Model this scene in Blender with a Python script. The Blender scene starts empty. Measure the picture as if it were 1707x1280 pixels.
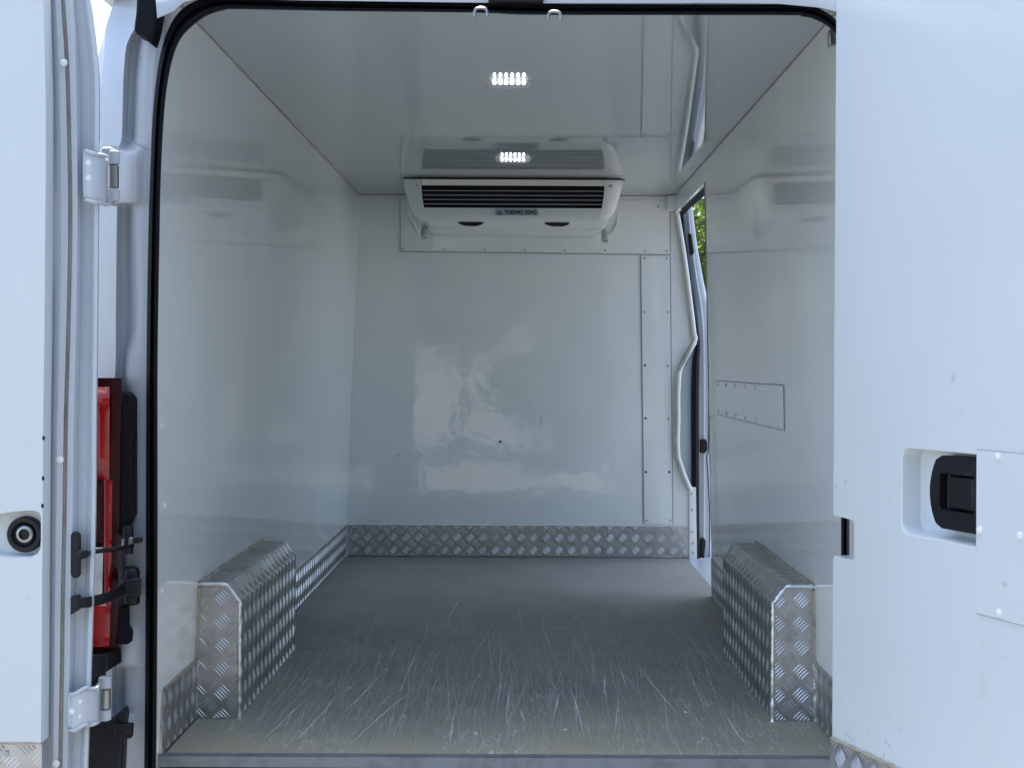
import bpy, bmesh, math, random
from mathutils import Vector, Matrix
random.seed(7)
R = math.radians
C = bpy.context.scene.collection

# ------------------------------------------------------------------ camera, sky, sun, exposure
F, CX, CY = 2400.0, 870.0, 612.0          # focal length and horizon point in photo pixels (1707 wide)
EPS = R(0.25)                             # tiny roll of the hand-held camera
ZF = 0.62                                 # van floor above the ground
HC = ZF + 0.8626                          # camera height
cam = bpy.data.objects.new('camera', bpy.data.cameras.new('camera')); C.objects.link(cam)
cam.data.sensor_width = 36.0; cam.data.lens = 36.0*F/1707.0
cam.data.shift_x = -(CX-853.5)/1707.0; cam.data.shift_y = -(640.0-CY)/1707.0
cam.data.clip_start = 0.05; cam.data.clip_end = 2000
cam.matrix_world = Matrix.Translation((0, 0, HC)) @ Matrix.Rotation(R(90), 4, 'X') @ Matrix.Rotation(EPS, 4, 'Z')
bpy.context.scene.camera = cam

SUN_DIR = Vector((-0.02, 0.11, 1.0)).normalized()   # towards the sun: high, ahead of the van
w = bpy.data.worlds.new('World'); bpy.context.scene.world = w; w.use_nodes = True
nt = w.node_tree; nt.nodes.clear()
sky = nt.nodes.new('ShaderNodeTexSky'); sky.sky_type = 'NISHITA'; sky.sun_disc = False
sky.sun_elevation = math.asin(SUN_DIR.z); sky.sun_rotation = math.atan2(SUN_DIR.x, SUN_DIR.y)
sky.air_density = 1.0; sky.dust_density = 2.0; sky.ozone_density = 1.0
bg = nt.nodes.new('ShaderNodeBackground'); bg.inputs['Strength'].default_value = 0.15
out = nt.nodes.new('ShaderNodeOutputWorld')
nt.links.new(sky.outputs[0], bg.inputs[0]); nt.links.new(bg.outputs[0], out.inputs[0])
sl = bpy.data.lights.new('sun', 'SUN'); sl.energy = 4.0; sl.angle = R(0.5); sl.color = (1.0, 0.95, 0.87)
so = bpy.data.objects.new('sun', sl); C.objects.link(so)
so.rotation_euler = (-SUN_DIR).to_track_quat('-Z', 'Y').to_euler(); so.location = (-4, 6, 9)
vs = bpy.context.scene.view_settings
vs.view_transform = 'Standard'; vs.look = 'None'; vs.exposure = 1.60; vs.gamma = 1.0; vs.use_curve_mapping = False
bpy.context.scene.cycles.max_bounces = 12
bpy.context.scene.cycles.diffuse_bounces = 8
bpy.context.scene.cycles.glossy_bounces = 6

# ------------------------------------------------------------------ helpers
_c, _s = math.cos(EPS), math.sin(EPS)
def P(px, py, d):
    """the point at distance d that the photograph shows at pixel (px, py)"""
    dx, dy = px-CX, py-CY
    x, y = dx*_c+dy*_s, -dx*_s+dy*_c
    return Vector((x*d/F, d, HC-y*d/F))
def Pr(px, py, d): return P(px, py, d-.2)   # rear frame: measured 0.2 m nearer
def lerp(a, b, t): return a+(b-a)*t

class MB:
    def __init__(s): s.v = []; s.f = []; s.ridge = set()
    def add(s, vs_, fs): 
        o = len(s.v); s.v += [Vector(p) for p in vs_]; s.f += [tuple(i+o for i in f) for f in fs]; return s
    def box(s, a, b):
        x0, y0, z0 = [min(a[i], b[i]) for i in range(3)]; x1, y1, z1 = [max(a[i], b[i]) for i in range(3)]
        return s.add([(x0,y0,z0),(x1,y0,z0),(x1,y1,z0),(x0,y1,z0),(x0,y0,z1),(x1,y0,z1),(x1,y1,z1),(x0,y1,z1)],
              [(0,3,2,1),(4,5,6,7),(0,1,5,4),(1,2,6,5),(2,3,7,6),(3,0,4,7)])
    def hexa(s, q0, q1):
        """box between two quads"""
        return s.add(list(q0)+list(q1), [(0,3,2,1),(4,5,6,7),(0,1,5,4),(1,2,6,5),(2,3,7,6),(3,0,4,7)])
    def prism(s, pts, off):
        n = len(pts); off = Vector(off)
        return s.add(list(pts)+[Vector(p)+off for p in pts],
            [tuple(range(n)), tuple(range(2*n-1, n-1, -1))]+[(i, (i+1) % n, n+(i+1) % n, n+i) for i in range(n)])
    def grid(s, rows):
        m = len(rows[0]); o = []
        for r in rows: o += r
        fs = [(i*m+j, i*m+j+1, (i+1)*m+j+1, (i+1)*m+j) for i in range(len(rows)-1) for j in range(m-1)]
        return s.add(o, fs)
    def tube(s, path, r, n=8, cap=True, sx=1.0, up=None):
        rings = []; k = len(path)
        for i, p in enumerate(path):
            p = Vector(p); t = (Vector(path[min(i+1, k-1)])-Vector(path[max(i-1, 0)])).normalized()
            u = Vector(up) if up else (Vector((0,0,1)) if abs(t.z) < .9 else Vector((0,1,0)))
            a = t.cross(u).normalized(); b = a.cross(t).normalized()
            rr = r[i] if isinstance(r, (list, tuple)) else r
            rings.append([p+a*math.cos(2*math.pi*j/n)*rr*sx+b*math.sin(2*math.pi*j/n)*rr for j in range(n)])
        vs_ = [q for g in rings for q in g]
        fs = [(i*n+j, i*n+(j+1) % n, (i+1)*n+(j+1) % n, (i+1)*n+j) for i in range(k-1) for j in range(n)]
        if cap: fs += [tuple(range(n-1, -1, -1)), tuple((k-1)*n+j for j in range(n))]
        return s.add(vs_, fs)
    def lathe(s, o, ax, prof, n=24):
        """prof: (radius, distance along ax)"""
        o = Vector(o); ax = Vector(ax).normalized()
        u = ax.orthogonal().normalized(); v_ = ax.cross(u)
        vs_ = [o+ax*h+(u*math.cos(2*math.pi*j/n)+v_*math.sin(2*math.pi*j/n))*r for r, h in prof for j in range(n)]
        k = len(prof)
        fs = [(i*n+j, i*n+(j+1) % n, (i+1)*n+(j+1) % n, (i+1)*n+j) for i in range(k-1) for j in range(n)]
        fs += [tuple(range(n-1, -1, -1)), tuple((k-1)*n+j for j in range(n))]
        return s.add(vs_, fs)
    def mesh(s, name, mat, smooth=None, recenter=True):
        c = Vector((0,0,0))
        if recenter:
            lo = Vector([min(p[i] for p in s.v) for i in range(3)]); hi = Vector([max(p[i] for p in s.v) for i in range(3)])
            c = (lo+hi)/2
        me = bpy.data.meshes.new(name); me.from_pydata([tuple(p-c) for p in s.v], [], s.f)
        bm = bmesh.new(); bm.from_mesh(me); bmesh.ops.recalc_face_normals(bm, faces=bm.faces); bm.to_mesh(me); bm.free()
        if mat: me.materials.append(mat)
        if s.ridge:
            me.materials.append(M['ridge'])
            me.polygons.foreach_set('material_index', [1 if i in s.ridge else 0 for i in range(len(s.f))])
        if smooth is not None:
            me.shade_smooth(); me.set_sharp_from_angle(angle=R(smooth))
        return me, c
    def build(s, name, mat, parent=None, smooth=None, bevel=0, seg=2):
        me, c = s.mesh(name, mat, smooth if smooth is not None else (40 if bevel else None))
        o = bpy.data.objects.new(name, me); C.objects.link(o); place(o, Matrix.Translation(c), parent)
        if bevel:
            m = o.modifiers.new('bevel', 'BEVEL'); m.width = bevel; m.segments = seg; m.limit_method = 'ANGLE'; m.angle_limit = R(35)
        return o

WORLD = {}
def place(o, mw, parent):
    WORLD[o.name] = mw; o.matrix_basis = mw
    if parent is not None:
        o.parent = parent; o.matrix_parent_inverse = WORLD[parent.name].inverted()
def empty(name, loc, parent=None):
    o = bpy.data.objects.new(name, None); C.objects.link(o); o.empty_display_size = .1
    place(o, Matrix.Translation(loc), parent); return o
def tag(o, label=None, cat=None, group=None, kind=None):
    if label: o['label'] = label
    if cat: o['category'] = cat
    if group: o['group'] = group
    if kind: o['kind'] = kind
    return o
def piece(name, me, mw, parent):
    o = bpy.data.objects.new(name, me); C.objects.link(o); place(o, mw, parent); return o
def frame(n, loc, spin=0):
    """matrix with local z along n"""
    q = Vector(n).to_track_quat('Z', 'Y').to_matrix().to_4x4()
    return Matrix.Translation(loc) @ q @ Matrix.Rotation(spin, 4, 'Z')
def smoothpath(pts, k=4):
    o = []
    n = len(pts)
    for i in range(n-1):
        p0, p1, p2, p3 = pts[max(i-1,0)], pts[i], pts[i+1], pts[min(i+2,n-1)]
        for j in range(k):
            t = j/k
            o.append(tuple(.5*((2*b)+(-a+c)*t+(2*a-5*b+4*c-d)*t*t+(-a+3*b-3*c+d)*t**3) for a, b, c, d in zip(p0,p1,p2,p3)))
    o.append(tuple(pts[-1])); return o
def roundrect(x0, y0, x1, y1, r, n=6):
    o = []
    for cx, cy, a0 in ((x1-r, y0+r, -90), (x1-r, y1-r, 0), (x0+r, y1-r, 90), (x0+r, y0+r, 180)):
        for i in range(n+1):
            a = R(a0+90*i/n); o.append((cx+r*math.cos(a), cy+r*math.sin(a)))
    return o

# ------------------------------------------------------------------ materials
def mat(name, col, rough=.5, metal=0, spec=.5, coat=0, bump=None, var=None, ior=1.5):
    m = bpy.data.materials.new(name); m.use_nodes = True; t = m.node_tree; b = t.nodes['Principled BSDF']
    b.inputs['Base Color'].default_value = (*col, 1); b.inputs['Roughness'].default_value = rough
    b.inputs['Metallic'].default_value = metal; b.inputs['Specular IOR Level'].default_value = spec
    b.inputs['Coat Weight'].default_value = coat; b.inputs['Coat Roughness'].default_value = .05; b.inputs['IOR'].default_value = ior
    tc = t.nodes.new('ShaderNodeNewGeometry')
    if bump:                                  # list of (scale, strength, distance)
        prev = None
        for sc, st, di in bump:
            n = t.nodes.new('ShaderNodeTexNoise'); n.inputs['Scale'].default_value = sc; n.inputs['Detail'].default_value = 2
            t.links.new(tc.outputs['Position'], n.inputs['Vector'])
            bp = t.nodes.new('ShaderNodeBump'); bp.inputs['Strength'].default_value = st; bp.inputs['Distance'].default_value = di
            t.links.new(n.outputs['Fac'], bp.inputs['Height'])
            if prev: t.links.new(prev.outputs[0], bp.inputs['Normal'])
            prev = bp
        t.links.new(prev.outputs[0], b.inputs['Normal'])
    if var:                                   # list of (scale, low, high, colour, detail)
        cur = None
        for sc, lo, hi, c2, de in var:
            n = t.nodes.new('ShaderNodeTexNoise'); n.inputs['Scale'].default_value = sc; n.inputs['Detail'].default_value = de
            t.links.new(tc.outputs['Position'], n.inputs['Vector'])
            mr = t.nodes.new('ShaderNodeMapRange'); mr.inputs['From Min'].default_value = lo; mr.inputs['From Max'].default_value = hi
            t.links.new(n.outputs['Fac'], mr.inputs['Value'])
            mx = t.nodes.new('ShaderNodeMix'); mx.data_type = 'RGBA'
            t.links.new(mr.outputs[0], mx.inputs['Factor'])
            if cur: t.links.new(cur, mx.inputs['A'])
            else: mx.inputs['A'].default_value = (*col, 1)
            mx.inputs['B'].default_value = (*c2, 1); cur = mx.outputs['Result']
        t.links.new(cur, b.inputs['Base Color'])
    return m
M = {}
M['lining'] = mat('glossy_white_lining', (.825,.86,.86), .06, spec=.7, bump=[(1.6,.05,.02),(9,.04,.004)], var=[(3,.45,.75,(.79,.825,.825),4),(1.2,.50,.72,(.76,.79,.785),6),(60,.72,.80,(.52,.54,.52),3)])
M['bulkhead'] = mat('glossy_bulkhead_sheet', (.82,.855,.86), .045, spec=.9, bump=[(1.6,.10,.02),(6,.16,.004),(17,.14,.003)], var=[(3,.45,.75,(.79,.825,.83),4),(60,.72,.80,(.5,.52,.5),3)])
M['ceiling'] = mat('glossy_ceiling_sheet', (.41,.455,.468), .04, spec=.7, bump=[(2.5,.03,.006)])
M['door_lining'] = mat('door_lining', (.645,.695,.715), .20, bump=[(1.4,.16,.03),(9,.05,.004)], var=[(2.5,.45,.75,(.625,.67,.69),4),(1.1,.5,.75,(.64,.665,.675),6),(34,.70,.80,(.52,.52,.50),4),(9,.68,.80,(.57,.58,.575),8)])
M['inner_paint'] = mat('white_body_paint_inside', (.50,.55,.62), .4, bump=[(7,.06,.004)])
M['paint'] = mat('white_van_paint', (.50,.545,.60), .30, coat=.10, bump=[(7,.06,.004)], var=[(8,.5,.8,(.49,.525,.57),5),(70,.68,.78,(.45,.44,.41),4)])
M['rubber'] = mat('black_rubber', (.004,.005,.008), .62, spec=.2, bump=[(60,.1,.002)])
M['plastic'] = mat('black_plastic', (.006,.0065,.009), .42, spec=.35, bump=[(300,.15,.001)], var=[(40,.55,.8,(.014,.015,.018),5)])
M['ridge'] = mat('worn_tread_ridge', (.70,.70,.70), .48, metal=1, bump=[(90,.12,.002)], var=[(9,.42,.68,(.50,.495,.49),5)])
M['tread'] = mat('aluminium_tread_plate', (.52,.52,.525), .34, metal=1, bump=[(90,.12,.002)], var=[(14,.4,.75,(.40,.395,.395),5),(55,.6,.8,(.27,.265,.26),4)])
M['weld'] = mat('weld_metal', (.85,.87,.89), .38, metal=1, bump=[(240,.4,.002)])
M['steel'] = mat('galvanised_steel', (.36,.37,.37), .32, metal=1)
M['sealant'] = mat('cream_sealant', (.44,.40,.31), .6, var=[(30,.4,.7,(.30,.26,.19),4)])
M['sealant_pale'] = mat('pale_sealant', (.52,.48,.40), .6, var=[(12,.4,.7,(.36,.32,.25),4)])
M['seam'] = mat('dirty_seam', (.25,.255,.25), .7)
M['rivet'] = mat('white_plastic_rivet', (.80,.81,.81), .3)
M['rivet_grey'] = mat('grey_rivet', (.42,.45,.45), .35)
M['unit'] = mat('white_unit_casing', (.64,.68,.67), .22, bump=[(5,.04,.004)])
M['hole'] = mat('dark_hole', (.01,.01,.012), .7)
M['slat'] = mat('pale_slat', (.42,.45,.47), .35)
M['brushed'] = mat('brushed_strip', (.60,.58,.54), .42, metal=.6)
M['print'] = mat('dark_print', (.012,.02,.04), .5)
M['blue_print'] = mat('blue_print', (.03,.10,.20), .5)
M['sticker'] = mat('silver_sticker', (.40,.47,.50), .35)
M['red'] = mat('red_lens', (.36,.003,.006), .12, spec=.4, coat=.5, bump=[(18,.10,.004)], var=[(22,.45,.7,(.24,.002,.005),3)])
M['dark_red'] = mat('dark_red_lens', (.035,.0015,.003), .12, spec=.3, coat=.1)
M['clear'] = mat('clear_lens', (.62,.64,.65), .1, coat=1, bump=[(40,.3,.006)])
M['grey_metal'] = mat('sill_trim_aluminium', (.21,.23,.25), .5, metal=.15, var=[(25,.45,.7,(.15,.165,.18),5)])
M['asphalt'] = mat('asphalt', (.17,.168,.16), .85, bump=[(120,.4,.01)], var=[(.5,.4,.7,(.13,.13,.125),6),(60,.5,.7,(.22,.21,.2),4)])
M['leaf'] = mat('leaf', (.075,.13,.022), .45, var=[(6,.35,.65,(.13,.19,.035),2),(2,.4,.7,(.045,.08,.018),2)])
M['bark'] = mat('bark', (.10,.075,.05), .9, bump=[(20,.8,.02)])
M['render_wall'] = mat('pale_rendered_wall', (.62,.58,.52), .85, var=[(2,.4,.7,(.5,.46,.4),5)])
M['lamp_body'] = mat('lamp_clear_cover', (.72,.74,.76), .12)
M['knob'] = mat('grey_rubber_spout', (.48,.50,.49), .6)

t = M['leaf'].node_tree; tr_ = t.nodes.new('ShaderNodeBsdfTranslucent'); mx_ = t.nodes.new('ShaderNodeMixShader'); mx_.inputs[0].default_value = .45
bs_ = t.nodes['Principled BSDF']; tr_.inputs['Color'].default_value = (.20,.30,.05,1)
t.links.new(bs_.outputs[0], mx_.inputs[1]); t.links.new(tr_.outputs[0], mx_.inputs[2]); t.links.new(mx_.outputs[0], t.nodes['Material Output'].inputs[0])
def emis(name, col, st):
    m = bpy.data.materials.new(name); m.use_nodes = True; b = m.node_tree.nodes['Principled BSDF']
    b.inputs['Emission Color'].default_value = (*col, 1); b.inputs['Emission Strength'].default_value = st; return m
M['led'] = emis('lit_led', (.95,.97,1), 8)

# floor: worn grey-green phenolic board
def floor_mat(name, wear):
    m = bpy.data.materials.new(name); m.use_nodes = True; t = m.node_tree; b = t.nodes['Principled BSDF']
    g = t.nodes.new('ShaderNodeNewGeometry')
    def noise(sc, de, scale=(1,1,1), rot=0):
        mp = t.nodes.new('ShaderNodeMapping'); mp.inputs['Scale'].default_value = scale; mp.inputs['Rotation'].default_value = (0,0,rot)
        t.links.new(g.outputs['Position'], mp.inputs['Vector'])
        n = t.nodes.new('ShaderNodeTexNoise'); n.inputs['Scale'].default_value = sc; n.inputs['Detail'].default_value = de; n.inputs['Roughness'].default_value = .6
        t.links.new(mp.outputs[0], n.inputs['Vector']); return n.outputs['Fac']
    def rng(v, lo, hi, a=0, c=1):
        n = t.nodes.new('ShaderNodeMapRange'); n.inputs['From Min'].default_value = lo; n.inputs['From Max'].default_value = hi
        n.inputs['To Min'].default_value = a; n.inputs['To Max'].default_value = c; t.links.new(v, n.inputs['Value']); return n.outputs[0]
    def mix(fac, a, c):
        n = t.nodes.new('ShaderNodeMix'); n.data_type = 'RGBA'; t.links.new(fac, n.inputs['Factor'])
        for k, v in (('A', a), ('B', c)):
            if isinstance(v, tuple): n.inputs[k].default_value = (*v, 1)
            else: t.links.new(v, n.inputs[k])
        return n.outputs['Result']
    def math_(op, a, c):
        n = t.nodes.new('ShaderNodeMath'); n.operation = op
        for i, v in enumerate((a, c)):
            if isinstance(v, (int, float)): n.inputs[i].default_value = v
            else: t.links.new(v, n.inputs[i])
        return n.outputs[0]
    base = mix(rng(noise(1.1, 5), .35, .7), (.240,.242,.222), (.310,.303,.262))
    base = mix(rng(noise(2.2, 3, (1,.7,1)), .40, .8), base, (.375,.370,.332))      # worn lighter bands
    base = mix(rng(noise(260, 2), .45, .8), base, (.205,.205,.18))                # fine grain
    sep = t.nodes.new('ShaderNodeSeparateXYZ'); t.links.new(g.outputs['Position'], sep.inputs[0])
    # bare wood shows through by the door, with a ragged border
    bare = math_('ADD', rng(sep.outputs['Y'], 3.2, 4.15, 1.0, 0.0), rng(noise(2.0, 3), .3, .7, -.3, .3))
    base = mix(rng(bare, .1, 1.1, 0, .95), base, (.47,.425,.30))
    sc = None
    for i, (rot, s1, th) in enumerate(((.08, 11, .0035), (-.16, 15, .0035), (.30, 9, .003), (-.36, 13, .003))):
        n = noise(1.0, 2.5, (s1*2.6, s1*.30, 1), rot)
        d = math_('ABSOLUTE', math_('SUBTRACT', n, .5), 0)
        line = rng(d, 0, th*3.5, 1, 0)
        msk = rng(noise(4+i, 3, (1,.6,1), i), .50, .66)
        line = math_('MULTIPLY', line, msk)
        sc = line if sc is None else math_('MAXIMUM', sc, line)
    fade = rng(sep.outputs['Y'], 3.3, 5.3, .75, .06)
    base = mix(math_('MULTIPLY', sc, fade), base, (.80,.83,.83))
    if wear:
        at_ = t.nodes.new('ShaderNodeAttribute'); at_.attribute_name = 'wear'
        base = mix(at_.outputs['Fac'], base, (.92,.95,.95))
    b.inputs['Specular IOR Level'].default_value = .35
    t.links.new(base, b.inputs['Base Color'])
    rr = rng(noise(7, 4), .3, .7, .55, .72); t.links.new(rr, b.inputs['Roughness'])
    bp = t.nodes.new('ShaderNodeBump'); bp.inputs['Strength'].default_value = .15; bp.inputs['Distance'].default_value = .002
    t.links.new(noise(150, 3), bp.inputs['Height']); t.links.new(bp.outputs[0], b.inputs['Normal'])
    return m
M['floor'] = floor_mat('worn_floor_board', False); M['scratch'] = floor_mat('scratched_floor_board', True)

# ------------------------------------------------------------------ shared small meshes
def rivet_mesh(name, r, h, m):
    b = MB(); b.lathe((0,0,0), (0,0,1), [(r,-.001),(r,h*.25),(r*.86,h*.62),(r*.5,h*.92),(r*.12,h)], 14)
    return b.mesh(name, m, 60, False)[0]
RV = rivet_mesh('rivet', .0075, .0045, M['rivet']); RVG = rivet_mesh('rivet', .0075, .003, M['rivet_grey'])
RVS = rivet_mesh('rivet', .0055, .003, M['rivet_grey']); HOLE = rivet_mesh('rivet_hole', .0055, .0006, M['hole'])
BOLT = rivet_mesh('bolt', .0080, .0045, M['rivet'])

# ------------------------------------------------------------------ tread plate
PT = .058
def tread(b, o, u, v, n, W, H, off=(0,0), inside=None, flip=1):
    """five-bar ridges on the rectangle o + [0,W]u + [0,H]v, standing along n"""
    o, u, v, n = Vector(o), Vector(u), Vector(v), Vector(n)
    h = PT/2
    for i in range(-1, int(W/h)+2):
        for j in range(-1, int(H/h)+2):
            if (i+j) % 2: continue
            cx, cy = i*h+off[0], j*h+off[1]
            dr = (1 if i % 2 == 0 else -1)*flip
            a = Vector((math.cos(R(45)), dr*math.sin(R(45)))); p = Vector((-a.y, a.x))
            for k in range(-2, 3):
                m0 = Vector((cx, cy))+p*(k*.0070); L = .0178-.0010*abs(k)
                # clip the bar to the sheet
                t0, t1 = -L, L; ok = True
                for ax, lim in ((0, W), (1, H)):
                    for lo, sgn in ((0.0015, 1), (lim-.0015, -1)):
                        q, dd = m0[ax], a[ax]
                        if sgn*(q+dd*t0-lo) < 0: t0 = (lo-q)/dd if sgn*dd > 0 else t0
                        if sgn*(q+dd*t1-lo) < 0: t1 = (lo-q)/dd if sgn*dd < 0 else t1
                if t1-t0 < .006: continue
                if inside and not (inside(m0+a*t0) and inside(m0+a*t1)): continue
                def W3(c, hh): return o+u*c.x+v*c.y+n*hh
                wv = p*.0022; mid = (t0+t1)/2; q = (t1-t0)*.22; b0 = .0002
                b.ridge.update(range(len(b.f), len(b.f)+6))
                b.add([W3(m0+a*t0, b0), W3(m0+a*(mid-q)+wv, b0), W3(m0+a*(mid+q)+wv, b0), W3(m0+a*t1, b0),
                       W3(m0+a*(mid+q)-wv, b0), W3(m0+a*(mid-q)-wv, b0), W3(m0+a*(mid-q), .0015), W3(m0+a*(mid+q), .0015)],
                      [(0,1,6),(1,2,7,6),(2,3,7),(3,4,7),(4,5,6,7),(5,0,6)])
def bead(path, r, seg=.007, jitter=.35, n=7):
    """a lumpy bead along a polyline"""
    pts = []; 
    for a, b in zip(path[:-1], path[1:]):
        a, b = Vector(a), Vector(b); k = max(2, int((b-a).length/seg))
        pts += [a.lerp(b, i/k) for i in range(k)]
    pts.append(Vector(path[-1]))
    rr = [r*(1+random.uniform(-jitter, jitter)) for _ in pts]
    b = MB(); b.tube(pts, rr, n); return b

# ------------------------------------------------------------------ setting
g = MB(); g.add([(-400,-400,0),(400,-400,0),(400,400,0),(-400,400,0)], [(0,1,2,3)])
tag(g.build('ground', M['asphalt']), 'grey tarmac ground around the van', None, kind='structure')

# ------------------------------------------------------------------ the van
D0, DB = 3.20, 6.55
ZC = HC+.7805
def XL(z): return lerp(-.800, -.745, (z-ZF)/(ZC-ZF))
def XR(z): return lerp(.725, .688, (z-ZF)/(ZC-ZF))
van = tag(empty('van', (0, 4.9, 0)), 'white refrigerated van seen through its open rear doors into the empty load space', 'van')
ZD = HC+.702             # top of the side door opening
DG = 5.45               # where the right wall ends at the side doorway

# linings
z0, z1 = ZF-.03, ZC
DW = 3.0                # the linings run on to the rear seal, past the end of the floor board
b = MB(); rws = []
for k in range(9):
    z = lerp(z0, z1, k/8); rws.append([Vector((-.86,3.25,z))]+[Vector((XL(z),d,z)) for d in (DW,3.4,4.2,5.0,5.8,DB)]+[Vector((-.90,DB,z))])
b.grid(rws)
wl = tag(b.build('wall_lining', M['lining'], van, smooth=30), 'glossy white lining on the left side of the load space')
b = MB()
b.hexa([(XR(z0),DW,z0),(XR(z0),DG,z0),(XR(z0)+.085,DG,z0),(XR(z0)+.1,DW+.2,z0)], [(XR(z1),DW,z1),(XR(z1),DG,z1),(XR(z1)+.012,DG,z1),(XR(z1)+.14,DW+.2,z1)])
wr = tag(b.build('wall_lining', M['lining'], van), 'glossy white lining on the right, ending at the side doorway')
b = MB(); zd = ZD
b.hexa([(XR(zd),DG+.001,zd),(XR(zd),DB,zd),(XR(zd)+.012,DB,zd),(XR(zd)+.012,DG+.001,zd)], [(XR(z1),DG+.001,z1),(XR(z1),DB,z1),(XR(z1)+.012,DB,z1),(XR(z1)+.012,DG+.001,z1)])
b.build('door_header', M['lining'], van)
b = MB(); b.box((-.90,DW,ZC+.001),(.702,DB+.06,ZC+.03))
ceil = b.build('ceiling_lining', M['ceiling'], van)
b = MB(); b.box((-.79,D0-.012,ZF-.025),(.752,DB,ZF))
fl = tag(b.build('floor_board', M['floor'], van), 'scratched grey green floor board')
b = MB(); b.box((-.80,D0-.022,ZF-.022),(.752,D0-.0125,ZF+.0015))
b.add([(-.80,D0-.022,ZF+.002),(.752,D0-.022,ZF+.002),(.752,D0+.006,ZF+.002),(-.80,D0+.006,ZF+.002)], [(0,1,2,3)])
b.build('edge_trim', M['grey_metal'], fl)

# scratches: shallow pale gouges in the board
b = MB(); wear = []
def scratch(x, y, ang, L, wd, st, wob):
    n = max(4, int(L/.02)); pts = []; a = ang
    for i in range(n+1):
        pts.append((x, y)); a += random.gauss(0, wob); a = lerp(a, ang, .15)
        x += math.sin(a)*L/n; y += math.cos(a)*L/n
    o = len(b.v); l = []; 
    for i, (px, py) in enumerate(pts):
        q0, q1 = pts[max(i-1,0)], pts[min(i+1,n)]; t = Vector((q1[0]-q0[0], q1[1]-q0[1])).normalized()
        k = wd*.5*(math.sin(math.pi*min(1, max(.04, i/n)))**.4 if 0 < i < n else .1)*random.uniform(.6, 1.2)
        zz = ZF+.0004+len(b.f)*3e-8+i*1e-8
        if px < -.66 or px > .60: k *= .3
        b.v += [Vector((px-t.y*k, py+t.x*k, zz)), Vector((px+t.y*k, py-t.x*k, zz))]
        e = st*random.uniform(.6, 1.1)*(0.3+.7*math.sin(math.pi*i/n)); wear.extend([e, e])
    for i in range(n): b.f.append((o+2*i, o+2*i+1, o+2*i+3, o+2*i+2))
for i in range(2400):
    y = random.uniform(3.22, 5.6) if i % 3 == 0 else 3.22+abs(random.gauss(0, .65))
    if y > 6.2: continue
    x = random.uniform(-.65, .59)
    scratch(x, y, random.gauss(.04*x, .065), random.uniform(.06, .36), random.uniform(.0009, .0019), random.uniform(.08, .42)*(1 if y < 4.2 else .6), .009)
for i in range(200):
    y = 3.22+abs(random.gauss(0, .75)); x = random.uniform(-.64, .58)
    scratch(x, y, random.gauss(.0, .075), random.uniform(.2, 1.0), random.uniform(.0015, .0029), random.uniform(.2, .9)*random.uniform(.5, 1), .012)
for x, y, a, L in ((-.60,3.27,.35,.55),(-.52,3.3,.22,.5),(-.40,3.22,.42,.7),(-.16,3.25,.03,.42),(-.03,3.42,.0,.5),(.08,3.5,.1,.35),(.15,3.36,-.12,.5),(.52,3.25,-.1,.45),(.40,3.5,-.25,.8),(-.45,3.5,.3,.6),(.02,3.45,-.3,.2),(.22,3.7,.12,.4)):
    scratch(x, y, a*.4, L, .0030, 1.0, .02)
so_ = b.build('scratch_mark', M['scratch'], fl); so_['kind'] = 'stuff'
at_ = so_.data.attributes.new('wear', 'FLOAT', 'POINT'); at_.data.foreach_set('value', wear)
# chips and crumbs lying on the floor stay in the board
chip = MB(); chip.add([(0,0,0),(.009,.002,.001),(.012,.008,.002),(.004,.010,.001),(.005,.005,.004)], [(0,1,4),(1,2,4),(2,3,4),(3,0,4)]); chipm = chip.mesh('paint_chip', M['rivet'], None, False)[0]
for x, y in ((-.375,4.1),(-.45,3.86),(-.30,5.72),(.10,3.42),(-.10,3.38),(.42,3.6)):
    piece('paint_chip', chipm, Matrix.Translation((x,y,ZF+.0008)) @ Matrix.Rotation(random.uniform(0,6),4,'Z'), fl)

# bulkhead with its zig-zag door-side profile
prof = [(1124,345),(1133,400),(1143,470),(1152,545),(1154,572),(1132,622),(1130,700),(1130,764),(1151,818),(1155,870),(1155,932)]
pts = [Vector((-.80,DB,ZF-.02)), Vector((-.76,DB,ZC))]+[Vector((P(x,y,DB).x,DB,P(x,y,DB).z)) for x, y in [(1120,325)]+prof]+[Vector((P(1155,940,DB).x,DB,ZF-.02))]
b = MB(); b.prism(pts, (0,.05,0)); bulk = tag(b.build('bulkhead', M['bulkhead'], van), 'glossy white bulkhead at the far end with reflections of daylight')
def frontbox(bb, x0, y0, x1, y1, d, th):
    a, c = P(x0,y0,d), P(x1,y1,d); return bb.box((a.x,d-th,a.z),(c.x,d-.0003,c.z))
def quadplate(bb, p4, d, th): return bb.prism([P(x,y,d) - Vector((0,th,0)) for x, y in p4], (0,th-.0004,0))
up = tag(quadplate(MB(), [(667,331),(1116,334),(1117,424),(668,418.5)], DB, .0035).build('upper_plate', M['bulkhead'], van, bevel=.001), 'riveted plate below the cooling unit')
st_ = tag(quadplate(MB(), [(1068.5,426),(1116.5,426.5),(1121,873),(1074,873)], DB, .0035).build('side_strip', M['bulkhead'], van, bevel=.001), 'riveted strip beside the side doorway')
def seam(p, q, wd=.0022, th=.0042, m='seam', par=None):
    a, c = P(*p, DB), P(*q, DB); d = (c-a).normalized(); nn = Vector((-d.z,0,d.x))*wd/2
    bb = MB(); bb.prism([a-nn-Vector((0,th,0)), a+nn-Vector((0,th,0)), c+nn-Vector((0,th,0)), c-nn-Vector((0,th,0))], (0,th-.0003,0)); return bb.build('seam', M[m], par or bulk)
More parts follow.
